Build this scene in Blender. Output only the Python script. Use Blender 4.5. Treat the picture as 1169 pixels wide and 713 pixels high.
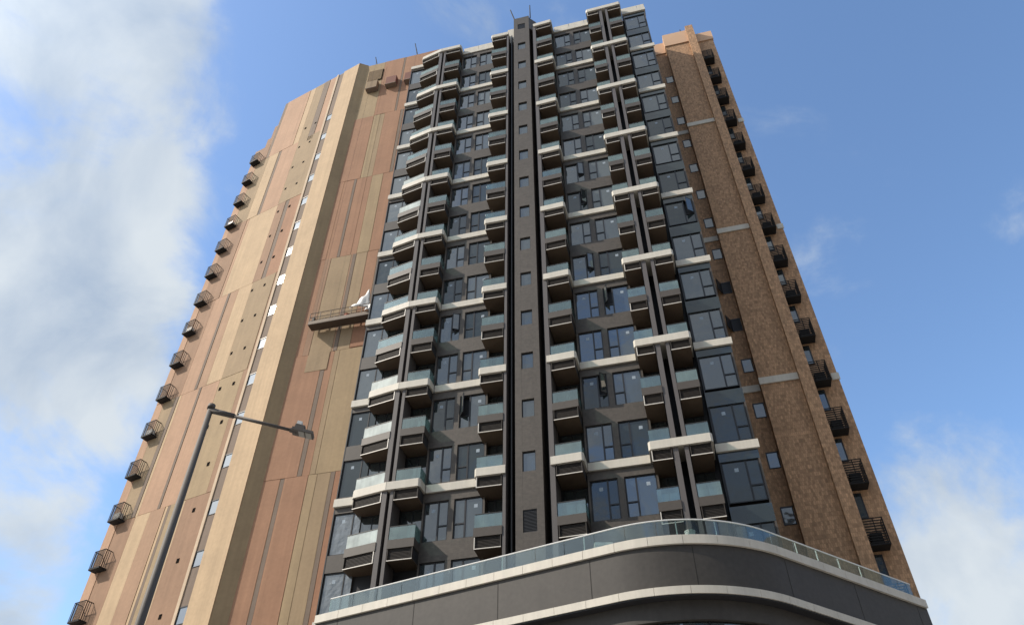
import bpy, math, random
from mathutils import Vector
random.seed(7)
for o in list(bpy.data.objects): bpy.data.objects.remove(o)
scn = bpy.context.scene
COL = scn.collection
R = math.radians

# ------------------------------------------------------------------ camera, sky, sun, exposure
cam_d = bpy.data.cameras.new('camera'); cam = bpy.data.objects.new('camera', cam_d); COL.objects.link(cam)
cam_d.sensor_fit = 'HORIZONTAL'; cam_d.sensor_width = 36.0; cam_d.lens = 36.0 * 878.0 / 1169.0
cam_d.clip_start = 0.1; cam_d.clip_end = 6000
cam.location = (0, 0, 0); cam.rotation_euler = (R(90 + 43.46), 0, 0)
scn.camera = cam

SUN_EL = 42.0
SUN_H = Vector((-0.978, -0.208))
SUN = Vector((SUN_H.x * math.cos(R(SUN_EL)), SUN_H.y * math.cos(R(SUN_EL)), math.sin(R(SUN_EL)))).normalized()
EXPOSURE = 0.75
SKY_STRENGTH = 0.155
SUN_STRENGTH = 2.9

world = bpy.data.worlds.new('World'); scn.world = world; world.use_nodes = True
wt = world.node_tree; wt.nodes.clear()
def wn(t, **kw):
    n = wt.nodes.new(t)
    for k, v in kw.items(): setattr(n, k, v)
    return n
sky = wn('ShaderNodeTexSky', sky_type='NISHITA'); sky.sun_disc = False
sky.sun_elevation = R(SUN_EL); sky.sun_rotation = math.atan2(SUN.x, SUN.y)
sky.altitude = 0; sky.air_density = 1.0; sky.dust_density = 0.6; sky.ozone_density = 1.5
bg_sky = wn('ShaderNodeBackground'); bg_sky.inputs['Strength'].default_value = SKY_STRENGTH
hsv = wn('ShaderNodeHueSaturation'); hsv.inputs['Saturation'].default_value = 1.08; hsv.inputs['Value'].default_value = 1.0
wt.links.new(sky.outputs[0], hsv.inputs['Color']); wt.links.new(hsv.outputs[0], bg_sky.inputs['Color'])
bg_cl = wn('ShaderNodeBackground'); bg_cl.inputs['Strength'].default_value = 0.62
tc = wn('ShaderNodeTexCoord')
def math_n(op, a, b=None, clamp=False):
    m = wn('ShaderNodeMath', operation=op); m.use_clamp = clamp
    for i, v in enumerate((a, b)):
        if v is None: continue
        if isinstance(v, (int, float)): m.inputs[i].default_value = v
        else: wt.links.new(v, m.inputs[i])
    return m.outputs[0]
def noise_w(scale, detail, rough, dist=0.0, off=(0, 0, 0), sc=(1, 1, 1)):
    mp = wn('ShaderNodeMapping'); mp.inputs['Location'].default_value = off; mp.inputs['Scale'].default_value = sc
    wt.links.new(tc.outputs['Generated'], mp.inputs['Vector'])
    n = wn('ShaderNodeTexNoise'); n.inputs['Scale'].default_value = scale; n.inputs['Detail'].default_value = detail
    n.inputs['Roughness'].default_value = rough; n.inputs['Distortion'].default_value = dist
    wt.links.new(mp.outputs[0], n.inputs['Vector']); return n.outputs['Fac']
def dot_w(v):
    d = wn('ShaderNodeVectorMath', operation='DOT_PRODUCT'); d.inputs[1].default_value = v
    wt.links.new(tc.outputs['Generated'], d.inputs[0]); return d.outputs['Value']
def smooth(x, lo, hi):
    m = wn('ShaderNodeMapRange', interpolation_type='SMOOTHERSTEP'); m.inputs[1].default_value = lo; m.inputs[2].default_value = hi
    wt.links.new(x, m.inputs[0]); return m.outputs[0]
n1 = noise_w(3.4, 10, 0.58, 0.45, (0.35, 0.1, 0.7), (1, 1, 1.6))
n2 = noise_w(9.0, 7, 0.6, 0.5, (2.1, 0.3, 0.2))
# a big bank of cloud fills the western sky; low broken cloud over the eastern horizon
west = math_n('MULTIPLY', smooth(dot_w((-0.97, 0.0, 0.24)), 0.455, 0.61), 0.94)
low_east = smooth(dot_w((0.60, 0.52, -0.61)), 0.29, 0.50)
south = smooth(dot_w((0.15, -0.95, 0.28)), 0.25, 0.8)  # unseen cloud behind the camera, added to grey reflections and sky light
bias = math_n('MAXIMUM', math_n('MAXIMUM', west, math_n('MULTIPLY', south, 0.75)), math_n('MULTIPLY', low_east, 0.8))
dens = math_n('ADD', math_n('MULTIPLY', n1, 1.9), math_n('MULTIPLY', n2, 0.62))
dens = math_n('ADD', dens, math_n('SUBTRACT', math_n('MULTIPLY', bias, 0.78), 0.52))
mask = smooth(dens, 0.84, 1.40)
mask = math_n('MULTIPLY', mask, 0.93)
shade = wn('ShaderNodeValToRGB')
shade.color_ramp.elements[0].position = 0.30; shade.color_ramp.elements[0].color = (0.34, 0.43, 0.56, 1)
shade.color_ramp.elements[1].position = 0.62; shade.color_ramp.elements[1].color = (0.68, 0.73, 0.76, 1)
wt.links.new(noise_w(4.2, 8, 0.55, 0.4, (0.9, 1.7, 0.2)), shade.inputs[0])
wt.links.new(shade.outputs[0], bg_cl.inputs['Color'])
# cloud is far brighter close to the sun
near_sun = math_n('POWER', math_n('MAXIMUM', dot_w(tuple(SUN)), 0.0), 12.0)
wt.links.new(math_n('MULTIPLY', math_n('ADD', math_n('MULTIPLY', near_sun, 2.6), 1.0), 0.64), bg_cl.inputs['Strength'])
mixw = wn('ShaderNodeMixShader'); wt.links.new(mask, mixw.inputs[0])
wt.links.new(bg_sky.outputs[0], mixw.inputs[1]); wt.links.new(bg_cl.outputs[0], mixw.inputs[2])
wo = wn('ShaderNodeOutputWorld'); wt.links.new(mixw.outputs[0], wo.inputs['Surface'])

sun_d = bpy.data.lights.new('sun', 'SUN'); sun_d.energy = SUN_STRENGTH; sun_d.angle = R(0.55); sun_d.color = (1.0, 0.90, 0.77)
sun = bpy.data.objects.new('sun', sun_d); COL.objects.link(sun)
sun.rotation_euler = SUN.to_track_quat('Z', 'Y').to_euler(); sun.location = (-60, -20, 120)

vs = scn.view_settings
vs.view_transform = 'Standard'; vs.look = 'None'; vs.exposure = EXPOSURE; vs.gamma = 1; vs.use_curve_mapping = False
scn.cycles.max_bounces = 6; scn.cycles.transparent_max_bounces = 12

# ------------------------------------------------------------------ materials
def mat(name, col, rough=0.8, metal=0.0, var=0.12, vscale=0.8, streak=0.0, grain=0.0, gscale=14.0, spec=0.4, ior=None,
        alpha=1.0, brick=None, bump=0.0):
    m = bpy.data.materials.new(name); m.use_nodes = True; t = m.node_tree; b = t.nodes['Principled BSDF']
    b.inputs['Roughness'].default_value = rough; b.inputs['Metallic'].default_value = metal
    b.inputs['Specular IOR Level'].default_value = spec; b.inputs['Alpha'].default_value = alpha
    if ior: b.inputs['IOR'].default_value = ior
    geo = t.nodes.new('ShaderNodeNewGeometry')
    def noise(scale, detail, sc=(1, 1, 1)):
        mp = t.nodes.new('ShaderNodeMapping'); mp.inputs['Scale'].default_value = sc
        t.links.new(geo.outputs['Position'], mp.inputs['Vector'])
        n = t.nodes.new('ShaderNodeTexNoise'); n.inputs['Scale'].default_value = scale; n.inputs['Detail'].default_value = detail
        t.links.new(mp.outputs[0], n.inputs['Vector']); return n.outputs['Fac']
    def M(op, a, bb):
        q = t.nodes.new('ShaderNodeMath'); q.operation = op
        for i, v in enumerate((a, bb)):
            if isinstance(v, (int, float)): q.inputs[i].default_value = v
            else: t.links.new(v, q.inputs[i])
        return q.outputs[0]
    f = M('ADD', M('MULTIPLY', M('SUBTRACT', noise(vscale, 5), 0.5), var * 2.2), 1.0)
    if streak: f = M('MULTIPLY', f, M('ADD', M('MULTIPLY', M('SUBTRACT', noise(2.2, 4, (1, 1, 0.06)), 0.5), streak * 2.2), 1.0))
    if streak > 0.08: f = M('MULTIPLY', f, M('ADD', M('MULTIPLY', M('SUBTRACT', noise(7.0, 3, (1, 1, 0.012)), 0.5), streak * 1.5), 1.0))
    if grain: f = M('MULTIPLY', f, M('ADD', M('MULTIPLY', M('SUBTRACT', noise(gscale, 2), 0.5), grain * 2.2), 1.0))
    if brick:
        # running-bond tile coursing wrapped over world x+y / z
        sx = t.nodes.new('ShaderNodeSeparateXYZ'); t.links.new(geo.outputs['Position'], sx.inputs[0])
        cb = t.nodes.new('ShaderNodeCombineXYZ'); t.links.new(M('SUBTRACT', sx.outputs[0], M('MULTIPLY', sx.outputs[1], 0.6)), cb.inputs[0]); t.links.new(sx.outputs[2], cb.inputs[1])
        bt = t.nodes.new('ShaderNodeTexBrick'); t.links.new(cb.outputs[0], bt.inputs['Vector'])
        bt.inputs['Scale'].default_value = 1.0; bt.inputs['Brick Width'].default_value = brick[0]; bt.inputs['Row Height'].default_value = brick[1]
        bt.inputs['Mortar Size'].default_value = brick[2]; bt.inputs['Mortar Smooth'].default_value = 0.3
        bt.inputs['Color1'].default_value = (1 - brick[3],) * 3 + (1,); bt.inputs['Color2'].default_value = (1 + brick[3],) * 3 + (1,)
        bt.inputs['Mortar'].default_value = (brick[4],) * 3 + (1,); bt.inputs['Bias'].default_value = 0.0
        rb = t.nodes.new('ShaderNodeRGBToBW'); t.links.new(bt.outputs['Color'], rb.inputs[0]); f = M('MULTIPLY', f, rb.outputs[0])
    mx = t.nodes.new('ShaderNodeVectorMath'); mx.operation = 'SCALE'; mx.inputs[0].default_value = col
    t.links.new(f, mx.inputs['Scale']); t.links.new(mx.outputs[0], b.inputs['Base Color'])
    if bump:
        bp = t.nodes.new('ShaderNodeBump'); bp.inputs['Strength'].default_value = bump; bp.inputs['Distance'].default_value = 0.05
        t.links.new(noise(0.9, 3), bp.inputs['Height']); t.links.new(bp.outputs[0], b.inputs['Normal'])
    return m

def glass(name, tint, refl_ior=2.0, rough=0.02, bump=0.12, bscale=0.7):
    m = mat(name, tint, rough=rough, var=0.2, vscale=0.35, spec=0.5, ior=refl_ior)
    t = m.node_tree; b = t.nodes['Principled BSDF']; geo = t.nodes.new('ShaderNodeNewGeometry')
    n = t.nodes.new('ShaderNodeTexNoise'); n.inputs['Scale'].default_value = bscale; n.inputs['Detail'].default_value = 2
    t.links.new(geo.outputs['Position'], n.inputs['Vector'])
    bp = t.nodes.new('ShaderNodeBump'); bp.inputs['Strength'].default_value = bump; bp.inputs['Distance'].default_value = 0.05
    t.links.new(n.outputs['Fac'], bp.inputs['Height']); t.links.new(bp.outputs[0], b.inputs['Normal'])
    return m

M_CREAM = mat('cream stone band', (0.55, 0.515, 0.445), 0.6, var=0.09, vscale=1.2, streak=0.13, grain=0.05)
M_TILE = mat('dark grey tile', (0.074, 0.063, 0.053), 0.6, var=0.14, vscale=0.7, streak=0.08, grain=0.34, gscale=6, brick=(0.30, 0.10, 0.006, 0.07, 0.85))
M_FASCIA = mat('grey tile fascia', (0.070, 0.059, 0.050), 0.55, var=0.12, grain=0.16, gscale=7)
M_BLACK = mat('black cladding and painted shade', (0.022, 0.022, 0.025), 0.6, var=0.1)  # also paints deep shade: grooves, balcony backs, cornice underside
M_FIN = mat('grey metal fin', (0.105, 0.094, 0.09), 0.5, var=0.06, streak=0.05)
M_LOUV = mat('dark bronze louvre', (0.030, 0.023, 0.018), 0.65, var=0.1)
M_SOFF = mat('dark soffit', (0.085, 0.058, 0.038), 0.8, var=0.2, vscale=2, grain=0.2)
M_TRIM = mat('pale aluminium trim', (0.62, 0.58, 0.52), 0.4, var=0.05)
M_FRAME = mat('black window frame', (0.02, 0.021, 0.024), 0.4, var=0.05)
M_RAIL = mat('white steel rail', (0.72, 0.72, 0.70), 0.35, var=0.04)
M_STEEL = mat('dark steel', (0.024, 0.023, 0.022), 0.5, var=0.1)
M_WGLASS = glass('tinted window glass', (0.028, 0.038, 0.041), 2.2, 0.03, 0.26, 0.9)
M_BRIGHT = glass('slot window glass', (0.10, 0.11, 0.12), 2.8, 0.08, 0.03)
M_WG2 = glass('tinted window glass darker', (0.018, 0.026, 0.028), 1.7, 0.03, 0.22, 1.2)
M_WG3 = glass('window glass with pale blind', (0.085, 0.10, 0.105), 1.8, 0.05, 0.15, 0.8)
M_WG4 = glass('window glass under crinkled film', (0.09, 0.10, 0.105), 2.3, 0.12, 0.9, 2.6)
def clear_glass(name, tint, dif, gloss, diffuse, rough=0.03):
    """thin sheet: see-through tint, a mirror part and a dusty film"""
    m = mat(name, dif, rough=0.5, var=0.55, vscale=1.8, streak=0.3); t = m.node_tree; b = t.nodes['Principled BSDF']; out = t.nodes['Material Output']
    tr = t.nodes.new('ShaderNodeBsdfTransparent'); tr.inputs[0].default_value = tint + (1,)
    gl = t.nodes.new('ShaderNodeBsdfGlossy'); gl.inputs['Roughness'].default_value = rough; gl.inputs[0].default_value = (0.95, 1.0, 1.0, 1)
    m1 = t.nodes.new('ShaderNodeMixShader'); m1.inputs[0].default_value = gloss; t.links.new(tr.outputs[0], m1.inputs[1]); t.links.new(gl.outputs[0], m1.inputs[2])
    m2 = t.nodes.new('ShaderNodeMixShader'); m2.inputs[0].default_value = diffuse; t.links.new(m1.outputs[0], m2.inputs[1]); t.links.new(b.outputs[0], m2.inputs[2])
    t.links.new(m2.outputs[0], out.inputs['Surface']); return m
M_BALG = clear_glass('greenish balustrade glass', (0.36, 0.50, 0.48), (0.34, 0.46, 0.43), 0.15, 0.20)
M_PODG = clear_glass('terrace balustrade glass', (0.70, 0.78, 0.77), (0.30, 0.33, 0.33), 0.085, 0.03)
M_BALG2 = clear_glass('balustrade glass clean', (0.46, 0.60, 0.57), (0.32, 0.43, 0.40), 0.15, 0.10)
M_BALG3 = clear_glass('balustrade glass under white film', (0.5, 0.56, 0.54), (0.56, 0.62, 0.58), 0.12, 0.55)
M_BRICK = mat('brown mosaic tile', (0.40, 0.240, 0.135), 0.75, var=0.07, vscale=0.5, streak=0.05, grain=0.38, gscale=5.0, brick=(0.11, 0.22, 0.010, 0.26, 0.75))
M_PARA = mat('peach parapet paint', (0.55, 0.36, 0.235), 0.8, var=0.08)  # sunlight on the brown parapet put into this peach tone
M_PODW = mat('dark podium stone', (0.048, 0.043, 0.038), 0.6, var=0.20, vscale=0.7, streak=0.12, grain=0.22, gscale=6)
M_VRED = mat('dark red vent box', (0.17, 0.065, 0.042), 0.7)
M_VTAN = mat('tan vent box', (0.24, 0.165, 0.09), 0.7)
M_HOLE = mat('vent mouth', (0.010, 0.008, 0.007), 0.95, spec=0.05)
M_CAGE = mat('black cage bars', (0.016, 0.015, 0.015), 0.7, spec=0.2)
M_JOINT = mat('dark joint', (0.025, 0.023, 0.021), 0.9)
M_STICK = mat('pale window sticker', (0.30, 0.36, 0.42), 0.7, var=0.2)
M_ASPH = mat('asphalt', (0.05, 0.05, 0.052), 0.9, var=0.15, grain=0.2, gscale=30)
M_PAVE = mat('concrete paving', (0.38, 0.36, 0.33), 0.9, var=0.12, brick=(0.6, 0.3, 0.01, 0.05, 0.7))
M_GROUND = mat('bare ground', (0.28, 0.26, 0.23), 0.95, var=0.2, vscale=0.1)
M_PAINT = mat('road paint', (0.78, 0.78, 0.74), 0.7)
CL = {k: mat('cladding ' + k, tuple((x * .88) * .90 + .10 * y for x, y in zip(c, (.37, .265, .175))), 0.85, var=0.15, vscale=0.6, streak=0.14, grain=0.10, gscale=5) for k, c in dict(
    cream=(0.56, 0.405, 0.25), tan=(0.36, 0.26, 0.155), peach=(0.48, 0.295, 0.19), brown=(0.335, 0.20, 0.125),
    red=(0.37, 0.195, 0.115), gray=(0.19, 0.145, 0.115), pink=(0.42, 0.26, 0.165), olive=(0.39, 0.285, 0.165),
    orange=(0.34, 0.165, 0.095), pale=(0.62, 0.48, 0.34)).items()}

# ------------------------------------------------------------------ mesh helpers
ROOT = Vector((0, 33, -1.6))
S2 = Vector((0.9695, -0.2450)); N2 = Vector((-0.2450, -0.9695)); O2 = Vector((0, 33.0))
def P(a, b): return O2 + S2 * a + N2 * b           # facade coordinates: a along the front, b out towards the street
class MB:
    def __init__(s): s.v = []; s.f = []; s.m = []; s.mats = []
    def mi(s, m):
        if m not in s.mats: s.mats.append(m)
        return s.mats.index(m)
    def prism(s, pts, z0, z1, m, mtop=None):
        pts = [Vector(p[:2]) for p in pts]; n = len(pts)
        ar = sum(pts[i].x * pts[(i + 1) % n].y - pts[(i + 1) % n].x * pts[i].y for i in range(n))
        if ar < 0: pts = pts[::-1]
        k = len(s.v); s.v += [(p.x, p.y, z0) for p in pts] + [(p.x, p.y, z1) for p in pts]; i_ = s.mi(m)
        s.f.append(tuple(k + i for i in range(n))[::-1]); s.m.append(i_)
        s.f.append(tuple(k + n + i for i in range(n))); s.m.append(s.mi(mtop) if mtop else i_)
        for i in range(n):
            j = (i + 1) % n; s.f.append((k + i, k + j, k + n + j, k + n + i)); s.m.append(i_)
    def box(s, a0, a1, b0, b1, z0, z1, m): s.prism([P(a0, b0), P(a1, b0), P(a1, b1), P(a0, b1)], z0, z1, m)
    def seg(s, p, q, t0, t1, d0, d1, z0, z1, m):     # box along the line p->q (world xy); d>0 is out towards the street side
        p = Vector(p); q = Vector(q); u = (q - p).normalized(); w = Vector((u.y, -u.x))
        s.prism([p + u * t0 + w * d0, p + u * t1 + w * d0, p + u * t1 + w * d1, p + u * t0 + w * d1], z0, z1, m)
    def tube(s, p, q, r0, r1, m, n=8):
        p = Vector(p); q = Vector(q); d = (q - p).normalized(); x = d.orthogonal().normalized(); y = d.cross(x); k = len(s.v); i_ = s.mi(m)
        for c, r in ((p, r0), (q, r1)):
            for i in range(n):
                a = 2 * math.pi * i / n; s.v.append(tuple(c + x * (math.cos(a) * r) + y * (math.sin(a) * r)))
        for i in range(n):
            j = (i + 1) % n; s.f.append((k + i, k + j, k + n + j, k + n + i)); s.m.append(i_)
        s.f.append(tuple(k + i for i in range(n))[::-1]); s.m.append(i_); s.f.append(tuple(k + n + i for i in range(n))); s.m.append(i_)
    def obox(s, c, ux, uy, uz, m):                   # oriented box, half-vectors
        c = Vector(c); ux = Vector(ux); uy = Vector(uy); uz = Vector(uz); k = len(s.v); i_ = s.mi(m)
        for sz in (-1, 1):
            for sx, sy in ((-1, -1), (1, -1), (1, 1), (-1, 1)): s.v.append(tuple(c + ux * sx + uy * sy + uz * sz))
        flip = ux.cross(uy).dot(uz) < 0
        for f in ((3, 2, 1, 0), (4, 5, 6, 7), (0, 1, 5, 4), (1, 2, 6, 5), (2, 3, 7, 6), (3, 0, 4, 7)):
            f = tuple(k + i for i in f); s.f.append(f[::-1] if flip else f); s.m.append(i_)
    def build(s, name, parent=None, origin=None, smooth=False):
        og = Vector(origin) if origin is not None else ROOT
        me = bpy.data.meshes.new(name); me.from_pydata([tuple(Vector(v) - og) for v in s.v], [], s.f)
        for m in s.mats: me.materials.append(m)
        for p, i in zip(me.polygons, s.m): p.material_index = i; p.use_smooth = smooth
        me.update(); o = bpy.data.objects.new(name, me); COL.objects.link(o)
        if parent is not None: o.parent = parent
        else: o.location = og
        return o
def empty(name, loc, label, cat, group=None):
    o = bpy.data.objects.new(name, None); COL.objects.link(o); o.location = loc; o.empty_display_size = 0.5
    o['label'] = label; o['category'] = cat
    if group: o['group'] = group
    return o
def tag(o, label, cat, group=None):
    o['label'] = label; o['category'] = cat
    if group: o['group'] = group
    return o
def copy_tree(o, dz, parent):
    c = o.copy(); COL.objects.link(c); c.parent = parent; c.location = o.location.copy(); c.location.z += dz
    for ch in [x for x in bpy.data.objects if x.parent == o]:
        d = ch.copy(); COL.objects.link(d); d.parent = c
    return c
FL = 3.15
def B(n): return 57.65 - FL * n                      # underside of the fascia of floor n (counted down from near the roof)
GZ = -1.6

# ------------------------------------------------------------------ ground
g = MB(); g.prism([(-900, -900), (900, -900), (900, 900), (-900, 900)], GZ - 1.0, GZ - 0.15, M_GROUND)
o = g.build('ground'); o['kind'] = 'structure'
g = MB(); g.prism([P(-300, 22), P(300, 22), P(300, 34.5), P(-300, 34.5)], GZ - 0.149, GZ - 0.10, M_ASPH)
for i in range(-30, 30): g.box(i * 6, i * 6 + 2, 28.1, 28.25, GZ - 0.099, GZ - 0.096, M_PAINT)
o = g.build('road'); o['kind'] = 'structure'
g = MB(); g.prism([P(-60, 3), P(60, 3), P(60, 21.99), P(-60, 21.99)], GZ - 0.149, GZ, M_PAVE)
g.prism([P(-300, 34.51), P(300, 34.51), P(300, 40), P(-300, 40)], GZ - 0.149, GZ, M_PAVE)
o = g.build('pavement'); o['kind'] = 'structure'

# ------------------------------------------------------------------ the tower
tower = empty('apartment_tower', ROOT, 'tall dark glass apartment tower with tan and brown clad wings above a curved grey podium', 'building')
TOPZ = B(-2)                                         # 63.95, underside of the roof fascia
# core and dark front wall
w = MB()
w.box(-9.36, 11.66, -14, -0.5, GZ, 64.3, M_TILE)
w.box(-9.40, -7.9, -0.499, -0.34, 8, 64.0, M_TILE)             # behind the narrow left windows
# recess walls: mullion piers + spandrels
RW_L = dict(a0=-4.55, a1=-0.1, wins=((-4.46, -3.73, -3.22), (-1.50, -2.35, -2.90)))
RW_R = dict(a0=2.1, a1=7.3, wins=((3.83, 4.64, 5.12), (6.95, 6.00, 5.46)))
def recess_wall(a0, a1, holes):
    for n in range(-2, 15):
        zt = B(n) - 0.16 * FL; zb = B(n + 1) + 0.15 * FL + 0.055
        w.box(a0, a1, -0.49, 0.0, zt, B(n) + 0.15 * FL + 0.055, M_TILE)
        xs = [a0] + [x for h in holes for x in h] + [a1]
        for i in range(0, len(xs), 2): w.box(xs[i], xs[i + 1], -0.491, -0.003, zb + 0.001, zt - 0.001, M_TILE)
recess_wall(-4.55, -1.36, ((-4.46, -3.20), (-2.92, -1.45)))
recess_wall(3.71, 7.04, ((3.80, 5.14), (5.44, 6.95)))
w.box(-8.3, -4.56, -0.495, -0.42, GZ, 64, M_BLACK)  # black balcony backs, deep shade put into the colour
w.box(-1.35, -0.1, -0.495, -0.42, GZ, 64, M_BLACK); w.box(2.1, 3.70, -0.495, -0.42, GZ, 64, M_BLACK)
w.box(7.05, 9.86, -0.495, -0.42, GZ, 64, M_BLACK)
# right corner bay, glazed
for n in range(-2, 15):
    w.box(9.88, 11.70, -0.49, 0.15, B(n) - 0.165 * FL, B(n) + 0.11 * FL, M_WG2)
w.box(11.62, 11.70, -0.489, 0.148, GZ, 63.9, M_FASCIA)
w.box(9.875, 9.92, -0.489, 0.148, GZ, 63.9, M_FRAME)
w.box(9.9, 11.68, -4.2, -0.501, GZ, 64.0, M_TILE); w.box(11.4, 11.68, -4.2, -0.62, 64.001, 65.1, M_TILE)  # hidden side parapet, added to carry the shadow up the brown wing
# narrow left bay spandrels
for n in range(-2, 15):
    w.box(-9.40, -7.9, -0.48, -0.20, B(n) - 0.115 * FL, B(n) + 0.17 * FL, M_FASCIA)
w.box(-9.44, -9.38, -0.481, -0.19, GZ, 64.0, M_FRAME)
# walls behind the balconies (dark)
wall = w.build('tower_wall', tower)
# roof parapets
for a0, a1, b1 in ((-4.45, -1.66, 0.0), (3.80, 6.80, 0.02), (9.80, 11.78, 0.2)):
    r = MB(); r.box(a0, a1, b1 - 0.6, b1 + 0.08, TOPZ, TOPZ + 0.42, M_CREAM); rp = r.build('roof_parapet', tower)
    r = MB(); x = a0
    while x < a1 - 0.1:
        x2 = min(x + 1.35, a1); r.box(x, x2 - 0.03, b1 - 0.15, b1 + 0.02, TOPZ + 0.50, TOPZ + 1.08, M_CREAM); x = x2
    r.box(a0, a1, b1 - 0.14, b1 - 0.02, TOPZ + 0.42, TOPZ + 0.50, M_STEEL); r.box(a0, a1, b1 - 0.13, b1 - 0.03, TOPZ + 1.08, TOPZ + 1.12, M_STEEL)
    r.build('coping', rp)
r = MB(); r.box(-9.45, -8.2, -0.6, -0.1, TOPZ - 0.1, TOPZ + 0.32, M_CREAM)
r.build('roof_parapet', tower)

# white bands on the recess walls, every second floor
def band(a0, a1, b0, b1, n, name='white_band', lo=-0.02, hi=0.42):
    m = MB(); m.box(a0, a1, b0, b1, B(n) + lo, B(n) + hi, M_CREAM); return m.build(name, tower)
for n in range(0, 15, 2):
    band(-4.42, -1.66, 0.001, 0.10, n); band(3.80, 6.78, 0.001, 0.12, n)
    band(9.84, 11.80, 0.151, 0.27, n); band(-9.46, -8.2, -0.199, -0.06, n)

# windows -------------------------------------------------------------
def window(a_fix, a_div, a_cas, b, zt, zb, ztr, name='window', open_ang=0.0):
    """fixed light a_fix..a_div and casement a_div..a_cas with a transom and hopper below"""
    m = MB(); lo, hi = min(a_fix, a_cas), max(a_fix, a_cas); d0, d1 = b - 0.16, b - 0.07
    fw = 0.05
    m.box(lo, lo + fw, d0, d1, zb, zt, M_FRAME); m.box(hi - fw, hi, d0, d1, zb, zt, M_FRAME)
    m.box(lo + fw, hi - fw, d0, d1, zb, zb + fw, M_FRAME); m.box(lo + fw, hi - fw, d0, d1, zt - fw, zt, M_FRAME)
    m.box(a_div - 0.04, a_div + 0.04, d0 + 0.002, d1 + 0.002, zb + fw, zt - fw, M_FRAME)
    c0, c1 = (a_div + 0.04, hi - fw) if a_cas > a_fix else (lo + fw, a_div - 0.04)
    f0, f1 = (lo + fw, a_div - 0.04) if a_cas > a_fix else (a_div + 0.04, hi - fw)
    m.box(c0, c1, d0 + 0.001, d1 + 0.001, ztr - 0.035, ztr + 0.035, M_FRAME)
    fr = m.build(name, tower)
    p = MB(); y0, y1 = b - 0.13, b - 0.11
    p.box(f0, f1, y0, y1, zb + fw, zt - fw, M_WGLASS); p.box(c0, c1, y0 - 0.002, y1 - 0.002, zb + fw, ztr - 0.035, M_WGLASS)
    if not open_ang: p.box(c0, c1, y0 + 0.002, y1 + 0.002, ztr + 0.035, zt - fw, M_WGLASS)
    ac = (f0 + f1) / 2 + 0.08; p.box(ac - .09, ac + .09, y1 + .0005, y1 + .003, zt - .55, zt - .36, M_STICK)
    p.build('pane', fr)
    if open_ang:
        dk = MB(); dk.box(c0, c1, b - 0.30, b - 0.28, ztr, zt, M_BLACK); dk.build('dark_opening', fr)
        sm = MB(); hinge = c1 if open_ang > 0 else c0; W = (c1 - c0)
        hp = P(hinge, b - 0.05); ang = abs(open_ang)
        dirv = (S2 * (-1 if open_ang > 0 else 1) * math.cos(ang) + N2 * math.sin(ang))
        e = hp + dirv * W; z0, z1 = ztr + 0.02, zt - 0.03
        nrm = Vector((dirv.y, -dirv.x)) * 0.012
        sm.prism([hp + nrm, e + nrm, e - nrm, hp - nrm], z0 + 0.05, z1 - 0.05, M_WGLASS)
        nr2 = nrm * 1.8
        for q0, q1, h0, h1 in ((0, W, z0, z0 + 0.05), (0, W, z1 - 0.05, z1), (0, 0.05, z0 + 0.05, z1 - 0.05), (W - 0.05, W, z0 + 0.05, z1 - 0.05)):
            sm.prism([hp + dirv * q0 + nr2, hp + dirv * q1 + nr2, hp + dirv * q1 - nr2, hp + dirv * q0 - nr2], h0, h1, M_FRAME)
        so = sm.build('sash', fr); so['label'] = 'casement sash standing open'
    return fr
def repeat_windows(args, names, opens):
    base = None
    for n in range(-2, 14):
        zt = B(n) - 0.16 * FL; zb = B(n + 1) + 0.15 * FL + 0.06; ztr = B(n) - 0.58 * FL
        if n in opens: window(*args, zt, zb, ztr, names, opens[n])
        elif base is None: base = window(*args, zt, zb, ztr, names); base_n = n
        else: copy_tree(base, -(n - base_n) * FL, tower)
repeat_windows((-4.45, -3.73, -3.21, 0.0), 'window', {8: 0.5})
repeat_windows((-1.46, -2.36, -2.91, 0.0), 'window', {10: -1.0})
repeat_windows((3.81, 4.64, 5.13, 0.0), 'window', {5: 0.7, 7: 0.6, 10: 0.8, 4: 0.35})
repeat_windows((6.94, 5.98, 5.45, 0.0), 'window', {8: -1.1})
repeat_windows((9.935, 11.02, 11.61, 0.17), 'corner_window', {6: 0.7})
# narrow left windows: one tall pane in a frame
base = None
for n in range(-2, 14):
    if base is None:
        zt = B(n) - 0.12 * FL; zb = B(n + 1) + 0.175 * FL
        m = MB(); a0, a1, d0, d1 = -9.375, -7.92, -0.33, -0.26
        m.box(a0, a1, d0, d1, zb, zb + 0.05, M_FRAME); m.box(a0, a1, d0, d1, zt - 0.05, zt, M_FRAME)
        m.box(a0, a0 + 0.05, d0, d1, zb + 0.05, zt - 0.05, M_FRAME); m.box(-8.36, -8.30, d0, d1, zb + 0.05, zt - 0.05, M_FRAME)
        base = m.build('narrow_window', tower)
        p = MB(); p.box(a0 + 0.05, -8.36, -0.31, -0.29, zb + 0.05, zt - 0.05, M_WGLASS); p.box(-8.30, a1, -0.311, -0.291, zb + 0.05, zt - 0.05, M_WGLASS); p.box(-8.92, -8.76, -.2895, -.287, zt - .5, zt - .32, M_STICK); p.build('pane', base)
    else: copy_tree(base, -(n + 2) * FL, tower)

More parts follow.
